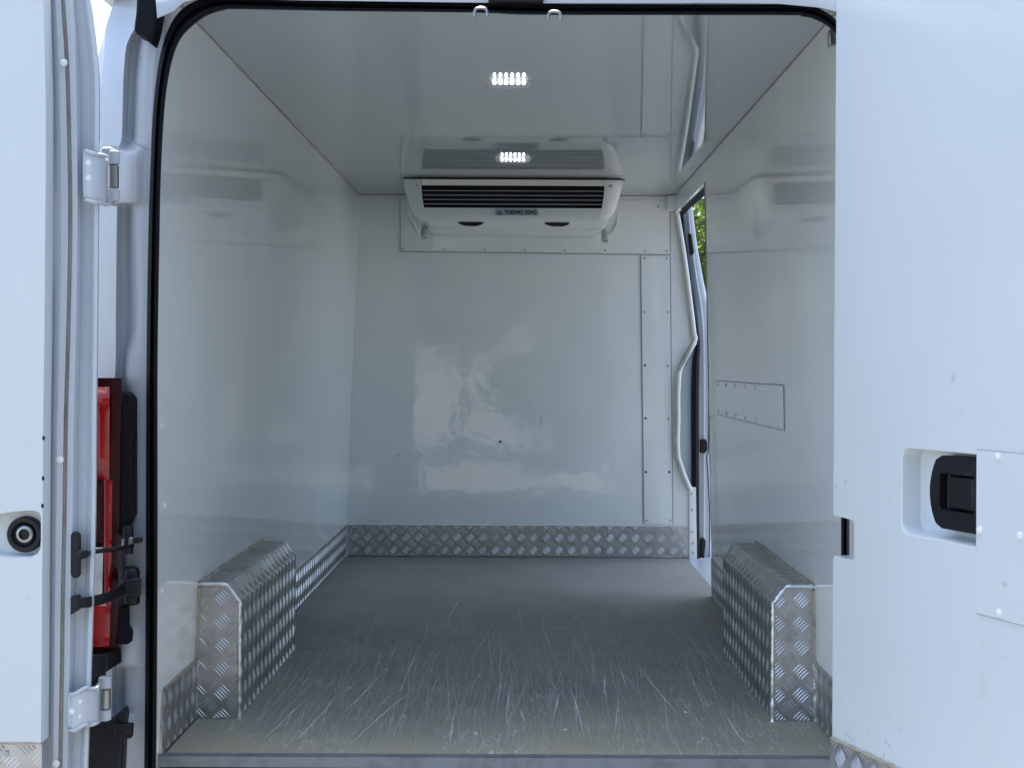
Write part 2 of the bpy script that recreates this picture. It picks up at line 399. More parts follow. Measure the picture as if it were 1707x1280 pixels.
for p, q in (((666.7,333),(667.6,419.5)),((667,419.6),(1117.5,425.2)),((1067.6,426),(1073,873)),((1117.4,427),(1121.8,873)),((1117.3,334),(1117.3,424))): seam(p, q)
def rv(me, x, y, d, par, n=(0,-1,0), nm='rivet', lift=.0036): piece(nm, me, frame(n, P(x,y,d)+Vector(n)*lift, random.uniform(0,6)), par)
for x, y in ((673,414.5),(740,416),(808,416.5),(875.5,417.5),(942,418),(1009,418),(1076,419),(1111,419),(1097,345)): rv(RVS, x, y, DB, up)
for x, y, h in ((1074.5,431,0),(1111,431,0),(1075,520,0),(1113,520.5,0),(1075,609,1),(1113.5,610,0),(1076,697,1),(1114,698,0),(1076.5,786.5,1),(1115.5,786.5,1),(1078,867,0),(1117,867,0)):
    rv(HOLE if h else RVS, x, y, DB, st_, nm='rivet_hole' if h else 'rivet')
for x, y in ((834,736),(580,698)): rv(HOLE, x, y, DB, bulk, nm='rivet_hole', lift=.0002)
# scuffs on the bulkhead
b = MB()
for L in ([(614,867),(622,868),(632,868.5)],[(656,761),(662,758),(668,756)],[(902,694),(902.5,702),(902,710)]):
    b.tube([P(x,y,DB)-Vector((0,.0002,0)) for x, y in L], .0012, 5)
b.build('scuff_mark', M['seam'], bulk)['kind'] = 'stuff'

# corner sealant
def line3(a, c, r, m, par, name='sealant_bead', j=.25): return bead([a, c], r, .03, j, 6).build(name, M[m], par, smooth=60)
line3((XL(ZC),DW+.02,ZC-.001),(XL(ZC),DB,ZC-.001),.0019,'sealant_pale',ceil)
line3((XR(ZC),DW+.02,ZC-.001),(XR(ZC),DB,ZC-.001),.0019,'sealant_pale',ceil)
line3((XL(ZC),DB,ZC),(XL(ZF),DB,ZF+.14),.0028,'lining',bulk)
line3((XL(ZC),DB,ZC-.001),(P(1120,325,DB).x,DB,ZC-.001),.0020,'sealant_pale',bulk)
line3((XR(ZD)-.001,DG,ZD),(XR(ZF)-.001,DG,ZF+.14),.0030,'sealant',wr)
# white corner block where header meets bulkhead
b = MB(); b.box((P(1111,325,DB).x,DB-.05,P(1111,330,DB).z+.006),(P(1136,330,DB).x,DB-.004,P(1118,353,DB).z)); b.build('corner_block', M['lining'], van, bevel=.004)

# kick plates of tread aluminium
KH = .142
def kick(o, u, n, W, name='kick_plate', par=None, H=KH, off=(0,0), label=None, vv=(0,0,1), th=.004):
    o, u, n, vv = Vector(o), Vector(u), Vector(n), Vector(vv); bb = MB()
    bb.prism([o+n*th, o+u*W+n*th, o+u*W+vv*H+n*th, o+vv*H+n*th], -n*(th-.0005)); tread(bb, o+n*th, u, vv, n, W, H, off)
    k = bb.build(name, M['tread'], par or van, smooth=50)
    if label: k['label'] = label
    return k
XE = P(1148.5,930,DB).x
kb = kick((-.785,DB,ZF+.001),(1,0,0),(0,-1,0),XE+.785,label='bright tread plate strip along the foot of the bulkhead')
tl = math.atan2(.055, ZC-ZF)
vl = Vector((math.sin(tl),0,math.cos(tl))); nl = Vector((vl.z,0,-vl.x))
tr = math.atan2(.037, ZC-ZF)
vr = Vector((-math.sin(tr),0,math.cos(tr))); nr = Vector((-vr.z,0,vr.x))
AN, AF = 3.52, 4.39      # near and far end of the wheel arch boxes
kick((XL(ZF)-.001,D0-.012,ZF+.001),(0,1,0),nl,AN-D0+.010,vv=vl,th=.007,label='short tread plate strip by the rear door, left')
kick((XL(ZF),AF+.002,ZF+.001),(0,1,0),nl,DB-AF-.006,vv=vl,label='long tread plate strip on the left wall')
kick((XR(ZF),D0+.004,ZF+.001),(0,1,0),nr,AN-D0-.006,vv=vr,label='short tread plate strip by the rear door, right')
kick((XR(ZF),AF+.002,ZF+.001),(0,1,0),nr,DG-AF-.004,vv=vr,label='tread plate strip between wheel arch and side doorway')
# sealant lines on kick plate tops
for a, c in ((Vector((XL(ZF),D0+.004,ZF))+vl*(KH+.002)+nl*.002, Vector((XL(ZF),AN,ZF))+vl*(KH+.002)+nl*.002),
             (Vector((XR(ZF),D0+.004,ZF))+vr*(KH+.002)+nr*.002, Vector((XR(ZF),AN,ZF))+vr*(KH+.002)+nr*.002)):
    bead([a, c], .003, .012, .4, 6).build('sealant_bead', M['sealant'], wl if a.x < 0 else wr, smooth=60)
bead([(-.785,DB-.005,ZF+KH+.002),(XE,DB-.005,ZF+KH+.002)], .0022, .02, .4, 6).build('edge_bead', M['rivet'], kb, smooth=60)
bead([(-.785,DB-.008,ZF+.004),(XE,DB-.008,ZF+.004)], .004, .05, .5, 6).build('edge_bead', M['steel'], kb, smooth=60)
for i in range(13): rv(RVS, 690+i*36, 884+i*.2, DB, kb, lift=.0045)

# wheel arch boxes
def arch(sg, label):
    X = (lambda z: XL(z)) if sg < 0 else (lambda z: XR(z))
    xi = -.687 if sg < 0 else .616
    H, cw, ch = .330, .032, .042
    zt = ZF+H
    near = [Vector((X(ZF),AN,ZF)), Vector((xi,AN,ZF)), Vector((xi,AN,zt-ch)), Vector((xi+sg*cw,AN,zt)), Vector((X(zt),AN,zt))]
    bb = MB(); bb.prism(near, (0,AF-AN,0))
    # ridges: near face, side, chamfer, top
    W = abs(X(ZF)-xi); o = Vector((min(X(ZF),xi),AN,ZF))
    def ins(q):
        d = (q.x if sg < 0 else W-q.x)          # distance from wall
        lim = H if d < W-cw else H-ch*(d-(W-cw))/cw
        wallx = abs(X(ZF)-X(ZF+q.y))
        return q.y < lim-.002 and d > wallx+.002
    tread(bb, o, (1,0,0), (0,0,1), (0,-1,0), W, H, (.012,.006), ins, flip=-1 if sg < 0 else 1)
    tread(bb, (xi,AN,ZF), (0,1,0), (0,0,1), (-sg,0,0), AF-AN, H-ch, (.012,.006))
    cl = math.hypot(cw, ch); cv = Vector((sg*cw,0,ch))/cl
    tread(bb, (xi,AN,zt-ch), (0,1,0), cv, Vector((-sg*ch,0,cw))/cl, AF-AN, cl, (.012,.006))
    tread(bb, (xi+sg*cw,AN,zt), (0,1,0), (sg,0,0), (0,0,1), AF-AN, abs(X(zt)-xi)-cw, (.012,.006))
    a = tag(bb.build('wheel_arch_box', M['tread'], van, smooth=30), label)
    e = Vector((0,-.001,0))
    bead([near[1]+e, near[2]+e, near[3]+e, near[4]+e], .0056, .0085, .4).build('weld_bead', M['weld'], a, smooth=70)
    bead([near[0]+e+Vector((0,0,.002)), near[0].lerp(near[4], .43)+e], .0070, .0090, .4).build('weld_bead', M['weld'], a, smooth=70)
    bead([near[0].lerp(near[4], .44)+e, near[4]+e, near[4]+Vector((0,AF-AN,.001))], .0080, .010, .4).build('sealant_bead', M['sealant'], a, smooth=70)
    return a
aL = arch(-1, 'tread plate wheel arch box against the left wall'); aR = arch(1, 'tread plate wheel arch box against the right wall')
rv(RV, 1237, 918, 4.3, aR, (0,0,1), lift=.002)
def wallpt(px, py, right):
    # intersect the pixel ray with the leaning wall
    lo, hi = 3.0, 6.6
    for _ in range(50):
        m = (lo+hi)/2; p = P(px,py,m); t = (p.x-XR(p.z)) if right else (XL(p.z)-p.x)
        if t > 0: hi = m
        else: lo = m
    return P(px,py,lo)
for x, y in ((269,709),(274,842),(270,985)): piece('rivet', RV, frame(nl, wallpt(x,y,False)+nl*.0005), wl)

# riveted plate on the right wall
A4 = [wallpt(x,y,True) for x, y in ((1195.5,635.5),(1307,641.5),(1307,713),(1195.5,693))]
zt_, zb_ = (A4[0].z+A4[1].z)/2, (A4[2].z+A4[3].z)/2; y0_, y1_ = A4[1].y, A4[0].y
b = MB(); th = .003
pl = [Vector((XR(zb_),y0_,zb_)), Vector((XR(zb_),y1_,zb_)), Vector((XR(zt_),y1_,zt_)), Vector((XR(zt_),y0_,zt_))]
b.prism([p+nr*th for p in pl], -nr*(th-.0003)); ap = tag(b.build('access_plate', M['lining'], van, bevel=.001), 'white riveted plate on the right wall')
b = MB()
for i in range(4):
    p, q = pl[i]+nr*.0012, pl[(i+1) % 4]+nr*.0012; b.tube([p, q], .0019, 6)
b.build('plate_seam', M['seam'], ap)
for i in range(7):
    t = .03+.94*i/6
    for zz in (zb_+.012, zt_-.012): piece('rivet', RV, frame(nr, Vector((XR(zz),lerp(y0_,y1_,t),zz))+nr*th), ap)

# side doorway: sill, edge trim, seal, pillar
b = MB(); b.box((.7525,DG-.02,ZF-.03),(.93,DB+.08,ZF-.006)); b.build('door_sill', M['paint'], van, bevel=.004)
tp = [(1128.5,352),(1137,400),(1145,455),(1152,510),(1157.5,556),(1158,572),(1133,621),(1131,700),(1131,762),(1152,817)]
b = MB(); b.tube([P(x,y,DB-.012) for x, y in smoothpath(tp, 2)], .0100, 8, sx=1.0); pt = tag(b.build('edge_trim', M['lining'], van, smooth=50), 'pale zig-zag trim along the doorway edge of the bulkhead')
b = MB(); b.tube([P(x-5.5,y,DB-.018) for x, y in smoothpath(tp, 2)], .0032, 6); b.build('trim_lip', M['sealant'], pt, smooth=60)
b = MB(); b.prism([P(x,y,DB-.012) for x, y in ((1149,812),(1160,812),(1162,936),(1149,936))], (0,.011,0)); js = b.build('jamb_strip', M['rivet'], van, bevel=.002)
for x, y in ((1153,823),(1153.5,850),(1154,886),(1155,905),(1155.5,921)): rv(RVS, x, y, DB-.012, js, lift=.0002)
# pillar face behind the trim, then rubber, then painted post
b = MB(); b.grid([[P(x,y,DB+.055) for x in (1108, x1)] for y, x1 in ((340,1134),(400,1141),(460,1149),(520,1158),(570,1163),(700,1162),(940,1162))]); b.build('pillar_liner', M['inner_paint'], van)
sealL = [(1137,353),(1141,400),(1149,460),(1158,520),(1163,570),(1160,600),(1158.5,650),(1158.5,750),(1159,850),(1160,942)]
wd_ = [3,3,3,3,4,6,6.5,6.5,6.5,6.5]
L = smoothpath([(x,y,k) for (x,y), k in zip(sealL, wd_)], 3)
b = MB(); b.grid([[P(x-k,y,DB+.05), P(x-k*.6,y,DB+.015), P(x+k*.2,y,DB+.010), P(x+k*.8,y,DB+.02), P(x+k,y,DB+.06)] for x, y, k in L]); b.build('door_seal', M['rubber'], van, smooth=60)
b = MB(); hd = [(1138,353,6.58),(1145,345,6.42),(1160,332,6.08),(1177,317,5.75),(1190,305,5.5),(1196,300,5.42)]
b.tube([P(x,y,d) for x, y, d in smoothpath(hd, 3)], .0150, 10); b.build('door_seal', M['rubber'], van, smooth=60)
post = [(1144,1153,340),(1146,1158,385),(1150,1163,420),(1156,1172,470),(1162,1181,515),(1166,1185,570),(1166,1187,700),(1166,1187,850),(1166,1186,930),(1170,1184,962)]
b = MB(); b.grid([[P(x0-4,y,DB+.10), P(x0,y,DB+.07), P(lerp(x0,x1,.35),y,DB+.062), P(lerp(x0,x1,.5),y,DB+.075), P(lerp(x0,x1,.75),y,DB+.075), P(x1,y,DB+.085), P(x1+1,y,DB+.16)] for x0, x1, y in smoothpath(post, 3)])
po = tag(b.build('door_post', M['inner_paint'], van, smooth=50), 'painted post of the side doorway')
def latch(pp, nm='latch'):
    bb = MB(); bb.prism([P(x,y,DB+.045) for x, y in pp], (0,.03,0)); return bb.build(nm, M['plastic'], po, bevel=.006, seg=3)
latch([(1147,390),(1153,389),(1157.5,420),(1155,426),(1150,424)]); latch([(1167,733),(1175,731),(1179.5,736),(1179.5,750),(1175,756),(1167,755)], 'buffer'); latch([(1168,898),(1174,896),(1177,903),(1174,935),(1167,934)])
b = MB(); b.tube([P(x,y,DB+.062) for x, y in smoothpath([(1181,560),(1181.5,640),(1181,745),(1178,760),(1180,790),(1183,860),(1182,930)], 3)], .0025, 6); b.build('weather_lip', M['plastic'], po, smooth=60)

# outer skin: sides, roof, cab
b = MB(); b.hexa([(-1.0,3.2,.35),(-1.0,9.0,.35),(-.93,9.0,.35),(-.93,3.2,.35)], [(-.90,3.2,2.42),(-.90,7.6,2.42),(-.86,7.6,2.42),(-.86,3.2,2.42)]); b.build('body_side', M['paint'], van, bevel=.02)
b = MB(); b.hexa([(.90,3.34,.35),(.90,5.48,.35),(.97,5.48,.35),(.97,3.34,.35)], [(.83,3.34,2.42),(.83,5.48,2.42),(.88,5.48,2.42),(.88,3.34,2.42)]); b.build('body_side', M['paint'], van, bevel=.02)
b = MB(); b.box((-.88,3.06,2.40),(.83,6.7,2.46)); b.build('roof', M['paint'], van, bevel=.02)
b = MB(); b.box((-.86,3.16,.34),(.90,3.5,.585)); b.build('rear_crossmember', M['paint'], van, bevel=.01)
b = MB(); b.hexa([(-.92,6.75,.40),(.80,6.75,.40),(.80,9.2,.40),(-.92,9.2,.40)],[(-.86,6.75,2.44),(.79,6.75,2.44),(.79,7.4,2.44),(-.86,7.4,2.44)]); b.build('cab', M['paint'], van, bevel=.08)

# rear opening rubber seal
pairs = [(240,1310,260,1310),(242,1100,262,1100),(243,900,263,900),(244,600,263,600),(247,400,266,400),(250,300,268,300),(254,200,273,200),(260,135,279,142),(268,88,288,98),(281,48,301,66),(299,20,322,43),(324,3,347,26),(352,-4,372,18),(385,-5,400,16),(560,2,560,19),(800,5,800,22),(900,7,900,25.5),(1300,8,1300,26),(1340,9,1335,28),(1368,16,1358,33),(1396,37,1385,49),(1411,75,1398,80),(1416,200,1402,200),(1416,700,1402,700),(1416,1300,1402,1300)]
rows = []
for x0, y0, x1, y1 in smoothpath(pairs, 5):
    row = []
    for t, dd in ((0,.015),(.02,-.012),(.14,-.022),(.32,-.026),(.44,-.018),(.50,-.008),(.56,-.018),(.70,-.030),(.86,-.026),(.97,-.012),(1.0,.03)):
        row.append(Pr(lerp(x0,x1,t), lerp(y0,y1,t), 3.185+dd))
    rows.append(row)
b = MB(); b.grid(rows); tag(b.build('rear_seal', M['rubber'], van, smooth=60), 'black rubber seal round the rear opening')
# body flange above the seal, its lip shaped to overhang and shade it
b = MB(); hp = [(205,-90,262,40),(255,-70,262,34),(285,-60,290,22),(330,-60,330,2),(500,-60,500,4),(900,-60,900,9),(1300,-60,1300,10),(1420,-60,1420,30)]
b.grid([[Pr(x0,y0,3.26), Pr(lerp(x0,x1,.5),lerp(y0,y1,.5),3.14), Pr(lerp(x0,x1,.8),lerp(y0,y1,.8),3.132), Pr(x1,y1-3,3.135), Pr(x1,y1-2,3.20)] for x0,y0,x1,y1 in smoothpath(hp[1:], 3)])
rh = b.build('roof_header', M['paint'], van, smooth=50)
b = MB(); b.prism([Pr(x,y,3.12) for x, y in ((812,-30),(908,-30),(906,3.5),(814,3))], (0,.03,0)); b.build('latch_cover', M['plastic'], van, bevel=.003)
b = MB(); b.prism([Pr(x,y,3.14) for x, y in ((228,-30),(268,-30),(264,15),(259,45),(251,74),(240,62),(228,57),(222,50),(226,20))], (0,.06,0)); tag(b.build('corner_gasket', M['rubber'], van, bevel=.006), 'black gasket at the top corner of the pillar')
b = MB(); b.prism([Pr(x,y,3.23) for x, y in ((1382,50),(1398,40),(1400,72),(1383,78))], (0,.02,0)); b.build('corner_tab', M['steel'], van, bevel=.002)
for cx_ in (801.5, 924):
    y_ = 15 if cx_ < 850 else 21
    b = MB(); b.tube([Pr(x,y,3.125) for x, y in smoothpath([(cx_-10.5,y_+14),(cx_-10,y_+4),(cx_-7,y_),(cx_,y_-1),(cx_+7,y_),(cx_+10,y_+4),(cx_+10.5,y_+14)], 3)], .0036, 8)
    b.build('latch_loop', M['steel'], van, smooth=60)

# left corner pillar: folded sheet metal
#   y : outer edge, crease, groove, rib, rib2, flange, seal    (pixel x) ; bulge 0..1 pushes the middle forward
rowsP = [(-40,203,236,246,250,254,258,270,0),(0,191,232,240,246,250,254,268,0),(40,178,228,236,243,248,252,262,0),(72,169,212,222,230,238,246,260,0),(110,160,207,217,225,233,243,256,0),(150,150,205,214,222,230,241,254,0),
 (226,140,203,212,219,228,239,252,0),(246,135,198,209,217,227,238,251,.5),(262,130,196,206,216,227,238,250,1),(330,125,195,205,215,226,237,249,1),(340,125,195,205,214,225,237,249,.6),(350,125,195,203,213,223,236,249,0),
 (420,122,194,201,212,225,236,247,0),(550,120,193,201,212,226,236,246,0),(585,120,193,201,206,217,233,245,0),(620,120,192,200,204,212,230,245,.1),(640,120,191,198,204,214,229,245,.1),(700,120,190,196,208,222,231,244,0),(860,118,190,196,208,221,231,244,0),(885,118,190,196,204,210,230,244,.2),(1000,116,188,195,205,214,230,243,.2),
 (1030,116,188,195,204,210,226,243,.2),(1055,115,188,194,206,216,232,243,1),(1105,115,187,193,205,216,231,242,1),(1120,115,187,193,203,210,226,242,.2),(1180,114,186,192,202,209,224,242,.2),(1200,114,186,192,204,213,226,242,.9),(1310,112,185,190,203,213,226,242,1)]
dp = [3.30, 3.205, 3.245, 3.245, 3.212, 3.20, 3.195]; db = [3.30, 3.205, 3.195, 3.185, 3.185, 3.195, 3.195]
b = MB(); rws = []
for r in smoothpath(rowsP, 3):
    y, xs, bu = r[0], r[1:8], min(1, max(0, r[8]))
    row = []
    for i in range(7):
        row.append(Pr(xs[i], y, lerp(dp[i], db[i], bu)))
        if 0 < i < 6:   # soften creases with an extra column
            row.append(Pr(lerp(xs[i],xs[i+1],.28), y, lerp(lerp(dp[i],db[i],bu), lerp(dp[i+1],db[i+1],bu), .22)))
    rws.append(row)
b.grid(rws); pil = tag(b.build('corner_pillar', M['paint'], van, smooth=75), 'folded white sheet metal pillar beside the left door')
b = MB(); b.tube([Pr(x,y,3.19) for x, y in ((207,229),(226,239),(247,250))], .0011, 6); b.build('panel_joint', M['seam'], pil)
b = MB(); b.tube([Pr(193,1240,3.2), Pr(193,1100,3.2)], .0012, 6); b.build('panel_joint', M['seam'], pil)

# tail light
tlr = empty('tail_light', Pr(180,860,3.2), van); tlr['label'] = 'tall red tail light beside the left door'
def sheet(name, m, rows_, par, th=None, smooth=50): bb = MB(); bb.grid(rows_); return bb.build(name, m, par, smooth=smooth)
def lens(name, m, x0, x1, y0, y1, d0, par, bulge=.02, slant=(0,0)):
    bb = MB(); rows_ = []
    for j in range(9):
        t = j/8; y = lerp(y0, y1, t); e = math.sin(math.pi*min(.5, min(t,1-t)*4))
        a, c = x0+slant[0]*t, x1+slant[1]*t
        rows_.append([Pr(a,y,d0+.03)]+[Pr(lerp(a,c,i/6), y, d0-bulge*math.sin(math.pi*(.25+.75*i/6*.8))*(.4+.6*e)) for i in range(7)]+[Pr(c,y,d0+.03)])
    rows_ = [[Vector((p.x,d0-.17,p.z)) for p in rows_[0]]]+rows_+[[Vector((p.x,d0-.17,p.z)) for p in rows_[-1]]]
    bb.grid(rows_); return bb.build(name, m, par, smooth=60)
lens('lens_housing', M['dark_red'], 110, 203, 630, 1092, 3.165, tlr, .012, (0,-8))
lens('lens', M['red'], 112, 183, 645, 800, 3.156, tlr, .030, (0,-1))
lens('lens', M['dark_red'], 112, 172, 803, 905, 3.152, tlr, .010)
lens('lens_rib', M['red'], 173, 187, 800, 1010, 3.152, tlr, .008, (0,-2))
lens('reverse_lens', M['clear'], 112, 172, 912, 1000, 3.150, tlr, .012, (0,-2))
lens('lens', M['red'], 112, 184, 1006, 1078, 3.150, tlr, .012, (0,-2))
b = MB(); b.prism([Pr(x,y,3.16) for x, y in ((203,652),(213,655),(221,664),(221,858),(212,876),(204,892),(198,892),(200,700))], (0,.04,0)); b.build('gasket', M['rubber'], tlr, bevel=.006)
b = MB(); b.prism([Pr(x,y,3.155) for x, y in ((197,1012),(208,1012),(208,1045),(215,1056),(214,1074),(194,1074))], (0,.04,0)); b.build('gasket', M['rubber'], tlr, bevel=.003)
b = MB(); b.hexa([Pr(130,1092,3.14),Pr(178,1090,3.13),Pr(202,1079,3.17),Pr(202,1079,3.22)],[Pr(130,1150,3.14),Pr(178,1118,3.13),Pr(203,1103,3.17),Pr(203,1103,3.22)]); b.build('bracket', M['plastic'], tlr, bevel=.003)
# black bumper corner below
b = MB(); b.prism([Pr(x,y,3.15) for x, y in ((110,1110),(166,1110),(168,1192),(178,1206),(204,1181),(206,1195),(201,1320),(110,1320))], (0,.05,0)); bc = tag(b.build('bumper_corner', M['plastic'], van, bevel=.006), 'black plastic bumper corner under the tail light')
b = MB(); b.prism([Pr(x,y,3.135) for x, y in ((190,1206),(220,1207),(218,1231),(200,1230),(190,1222))], (0,.02,0)); b.build('clip', M['plastic'], bc, bevel=.003)
piece('screw', HOLE, frame((0,-1,0), Pr(211,1219,3.134)), bc)

# ------------------------------------------------------------------ left rear door, swung right back
ld = empty('rear_door', Pr(60,640,3.0), van); ld['label'] = 'left rear door swung fully open'
DL = 2.90
rowsD = [(-40,68,101,140),(0,72,104,151),(30,73,106,156),(70,74,109,161),(110,75,111,165),(160,76,113,167),(300,76,116,166),(420,75,116,165),(560,74,113,164),(700,72,109,162),(850,71,107,161),(1000,70,104,157),(1150,69,102,152),(1320,68,99,146)]
rws = []
for y, pe, sl_, oe in smoothpath(rowsD, 3):
    rec = lerp(sl_, oe, .42); rec2 = lerp(sl_, oe, .70)
    rws.append([Pr(x,y,d) for x, d in ((pe-3,2.945),(pe+4,2.958),(pe+9,2.958),(lerp(pe,sl_,.65),2.946),(sl_-3,2.948),(sl_-1,2.962),(sl_+2.5,2.962),(sl_+4.5,2.948),(lerp(sl_,oe,.26),2.945),(rec,2.972),(rec2,2.974),(oe-8,2.952),(oe-2,2.950),(oe,2.958),(oe,3.06))])
b = MB(); b.grid(rws); b.build('door_frame', M['paint'], ld, smooth=35)
b = MB(); b.tube([Pr(sl_+.5+random.uniform(-.7,.7),y,2.9622) for y, pe, sl_, oe in smoothpath(rowsD, 8)], .0040, 8); b.build('sealant_bead', M['sealant_pale'], ld, smooth=60)
b = MB(); b.tube([Pr(sl_-2.6+random.uniform(-.8,.8),y,2.955) for y, pe, sl_, oe in smoothpath(rowsD, 8)], [.0004+.0007*abs(math.sin(i*.37)*math.sin(i*.11)) for i in range(len(smoothpath(rowsD, 8)))], 6); b.build('dirty_gap', M['seam'], ld, smooth=60)
b = MB(); b.box((Pr(-480,0,2.99).x,2.785,.55),(Pr(120,0,3.06).x,2.85,2.45)); b.build('outer_skin', M['paint'], ld, bevel=.02)

def pocket_panel(name, outer, hole, to3, th, dep, m, par, pm=None):
    """flat panel with a recessed pocket; to3(u,v,back)"""
    bm = bmesh.new()
    def loop(pts_, back): return [bm.verts.new(to3(u,v,back)) for u, v in pts_]
    def cyc(l): return [bm.edges.new((l[i], l[(i+1) % len(l)])) for i in range(len(l))]
    cxh = sum(p[0] for p in hole)/len(hole); cyh = sum(p[1] for p in hole)/len(hole)
    def scl(k): return [(cxh+(u-cxh)*k, cyh+(v-cyh)*k) for u, v in hole]
    o0 = loop(outer, 0); h0 = loop(scl(1.035), 0)
    bmesh.ops.triangle_fill(bm, use_beauty=True, edges=cyc(o0)+cyc(h0))
    o1 = loop(outer, th)
    hs = [h0, loop(scl(1.012), .0018), loop(hole, .006), loop(scl(.985), dep*.85), loop(scl(.93), dep)]
    def band(a, c):
        for i in range(len(a)): bm.faces.new((a[i], a[(i+1) % len(a)], c[(i+1) % len(a)], c[i]))
    band(o0, o1)
    for a, c in zip(hs[:-1], hs[1:]): band(a, c)
    bm.faces.new(hs[-1])
    bmesh.ops.recalc_face_normals(bm, faces=bm.faces)
    me = bpy.data.meshes.new(name); 
    ctr = Vector(to3(*outer[0], 0))
    bmesh.ops.translate(bm, verts=bm.verts, vec=-ctr); bm.to_mesh(me); bm.free(); me.materials.append(m)
    me.shade_smooth(); me.set_sharp_from_angle(angle=R(32))
    fn_ = max(me.polygons, key=lambda p_: p_.area).normal.copy()
    for p_ in me.polygons:
        if abs(p_.normal.dot(fn_)) > .9995: p_.use_smooth = False
    ob = bpy.data.objects.new(name, me); C.objects.link(ob); place(ob, Matrix.Translation(ctr), par); return ob
outer = [(-560,-60),(68,-60),(72,0),(76,160),(76,300),(75,420),(74,560),(72,700),(71,850),(70,1000),(69,1150),(68,1238),(-560,1238)]
hole = [(-20,866),(0,857),(30,853),(60,851),(80,849.5),(88,851),(90,856),(88,900),(84,915),(76,924),(60,928),(20,928),(0,927),(-20,924),(-34,912),(-38,896),(-34,878)]
hole = [(min(x,64) if x > 64 else x, y) for x, y in hole]
hole = [(-20,866),(0,857),(20,854),(45,852),(58,852),(65,856),(67,864),(67,900),(66,914),(61,923),(50,928),(20,928),(0,927),(-20,924),(-34,912),(-38,896),(-34,878)]
pocket_panel('inner_panel', outer, hole, lambda u, v, bk: Pr(u,v,DL)+Vector((0,bk,0)), .045, .028, M['door_lining'], ld)
# latch ring
c = Pr(43,890,DL+.022)
b = MB(); b.lathe(c, (0,-1,0), [(.034,-.006),(.034,.006),(.031,.011),(.024,.011),(.021,.004),(.018,.003)], 32); b.build('buffer_ring', M['plastic'], ld, smooth=50)
b = MB(); b.lathe(c+Vector((.0015,-.004,.001)), (0,-1,0), [(.0165,0),(.0165,.008),(.0145,.010),(.0105,.010),(.0100,.004)], 24); b.build('buffer_bush', M['steel'], ld, smooth=50)
b = MB(); b.lathe(c+Vector((.0015,-.006,.001)), (0,-1,0), [(.010,0),(.010,.003),(.006,.004)], 20); b.build('buffer_core', M['plastic'], ld, smooth=50)
a_, c_ = Pr(-560,1239,DL), Pr(67,1330,DL)
kick((a_.x,DL-.188,c_.z),(1,0,0),(0,-1,0),c_.x-a_.x,par=ld,H=a_.z-c_.z,off=(.011,.01))
line3(Pr(-560,1238,DL),Pr(67,1238,DL),.0022,'sealant',ld)
rv(RVS, 8, 1257, DL-.2, ld, lift=-.006)
for x, y, d in ((106,105,2.944),(100,766,2.946),(93,1272,2.946)): piece('rivet', RV, frame((0,-1,0), Pr(x,y,d)), ld)
for x, y in ((73,730),(72,797),(71,843)):     # dark drain holes in the panel edge
    piece('rivet_hole', HOLE, frame((.6,-.8,0), Pr(x,y,DL-.0005)) @ Matrix.Diagonal((.45,.8,1,1)), ld)

# hinges
def hinge(plate, curve, bolts, bar, label):
    h = empty('door_hinge', Pr(*bolts[0], 2.95), van); h['label'] = label
    bb = MB(); cols = len(curve); xs, dd = [c[0] for c in curve], [c[1] for c in curve]
    rows_ = []
    for t in range(9):
        k = t/8; rows_.append([Pr(curve[i][0], lerp(curve[i][2], curve[i][3], k), dd[i]) for i in range(cols)])
    bb.grid(rows_); o = bb.build('leaf', M['paint'], h, smooth=70)
    s = o.modifiers.new('solid', 'SOLIDIFY'); s.thickness = .006; s.offset = 0
    # rolled rim of the pressed leaf
    rim = [Pr(c[0],c[2],c[1]-.003) for c in curve[::-1]]+[Pr(c[0],c[3],c[1]-.003) for c in curve]
    MB().tube([tuple(p) for p in smoothpath([tuple(p) for p in rim], 3)], .0038, 8).build('leaf_rim', M['paint'], h, smooth=70)
    for p in bolts: piece('bolt', BOLT, frame((0,-1,0), Pr(*p, 2.938)), h)
    x, ya, yb, d = bar
    for (u0, u1, rr, m) in ((0,.27,.0125,'paint'),(.28,.74,.0110,'steel'),(.75,1,.0125,'paint')):
        p, q = Pr(x,lerp(ya,yb,u0),d), Pr(x,lerp(ya,yb,u1),d)
        MB().lathe(q, p-q, [(rr*.8,0),(rr,.002),(rr,(p-q).length-.002),(rr*.8,(p-q).length)], 18).build('barrel', M[m], h, smooth=40)
    return h
hinge(None, [(142,2.942,257,328),(146,2.938,253,333),(156,2.936,256,337),(163,2.945,258,338),(172,2.962,259,339),(178,2.985,262,342)], [(149,272),(149.5,297)], (189,252,336,3.10), 'upper hinge of the left rear door')
hinge(None, [(116,2.942,1160,1209),(121,2.938,1157,1217),(128,2.936,1154,1215),(142,2.938,1146,1207),(150,2.950,1147,1208),(160,2.958,1146,1205),(165,2.99,1140,1202)], [(133,1168),(122,1185),(132,1193)], (175,1127,1200,3.06), 'lower hinge of the left rear door')
for (x0,y0,x1,y1) in ((180,251,198,262),(172,335,197,345)):
    b = MB(); frontbox(b, x0,y0,x1,y1,2.94,.05); b.build('hinge_bracket', M['paint'], van, bevel=.004)

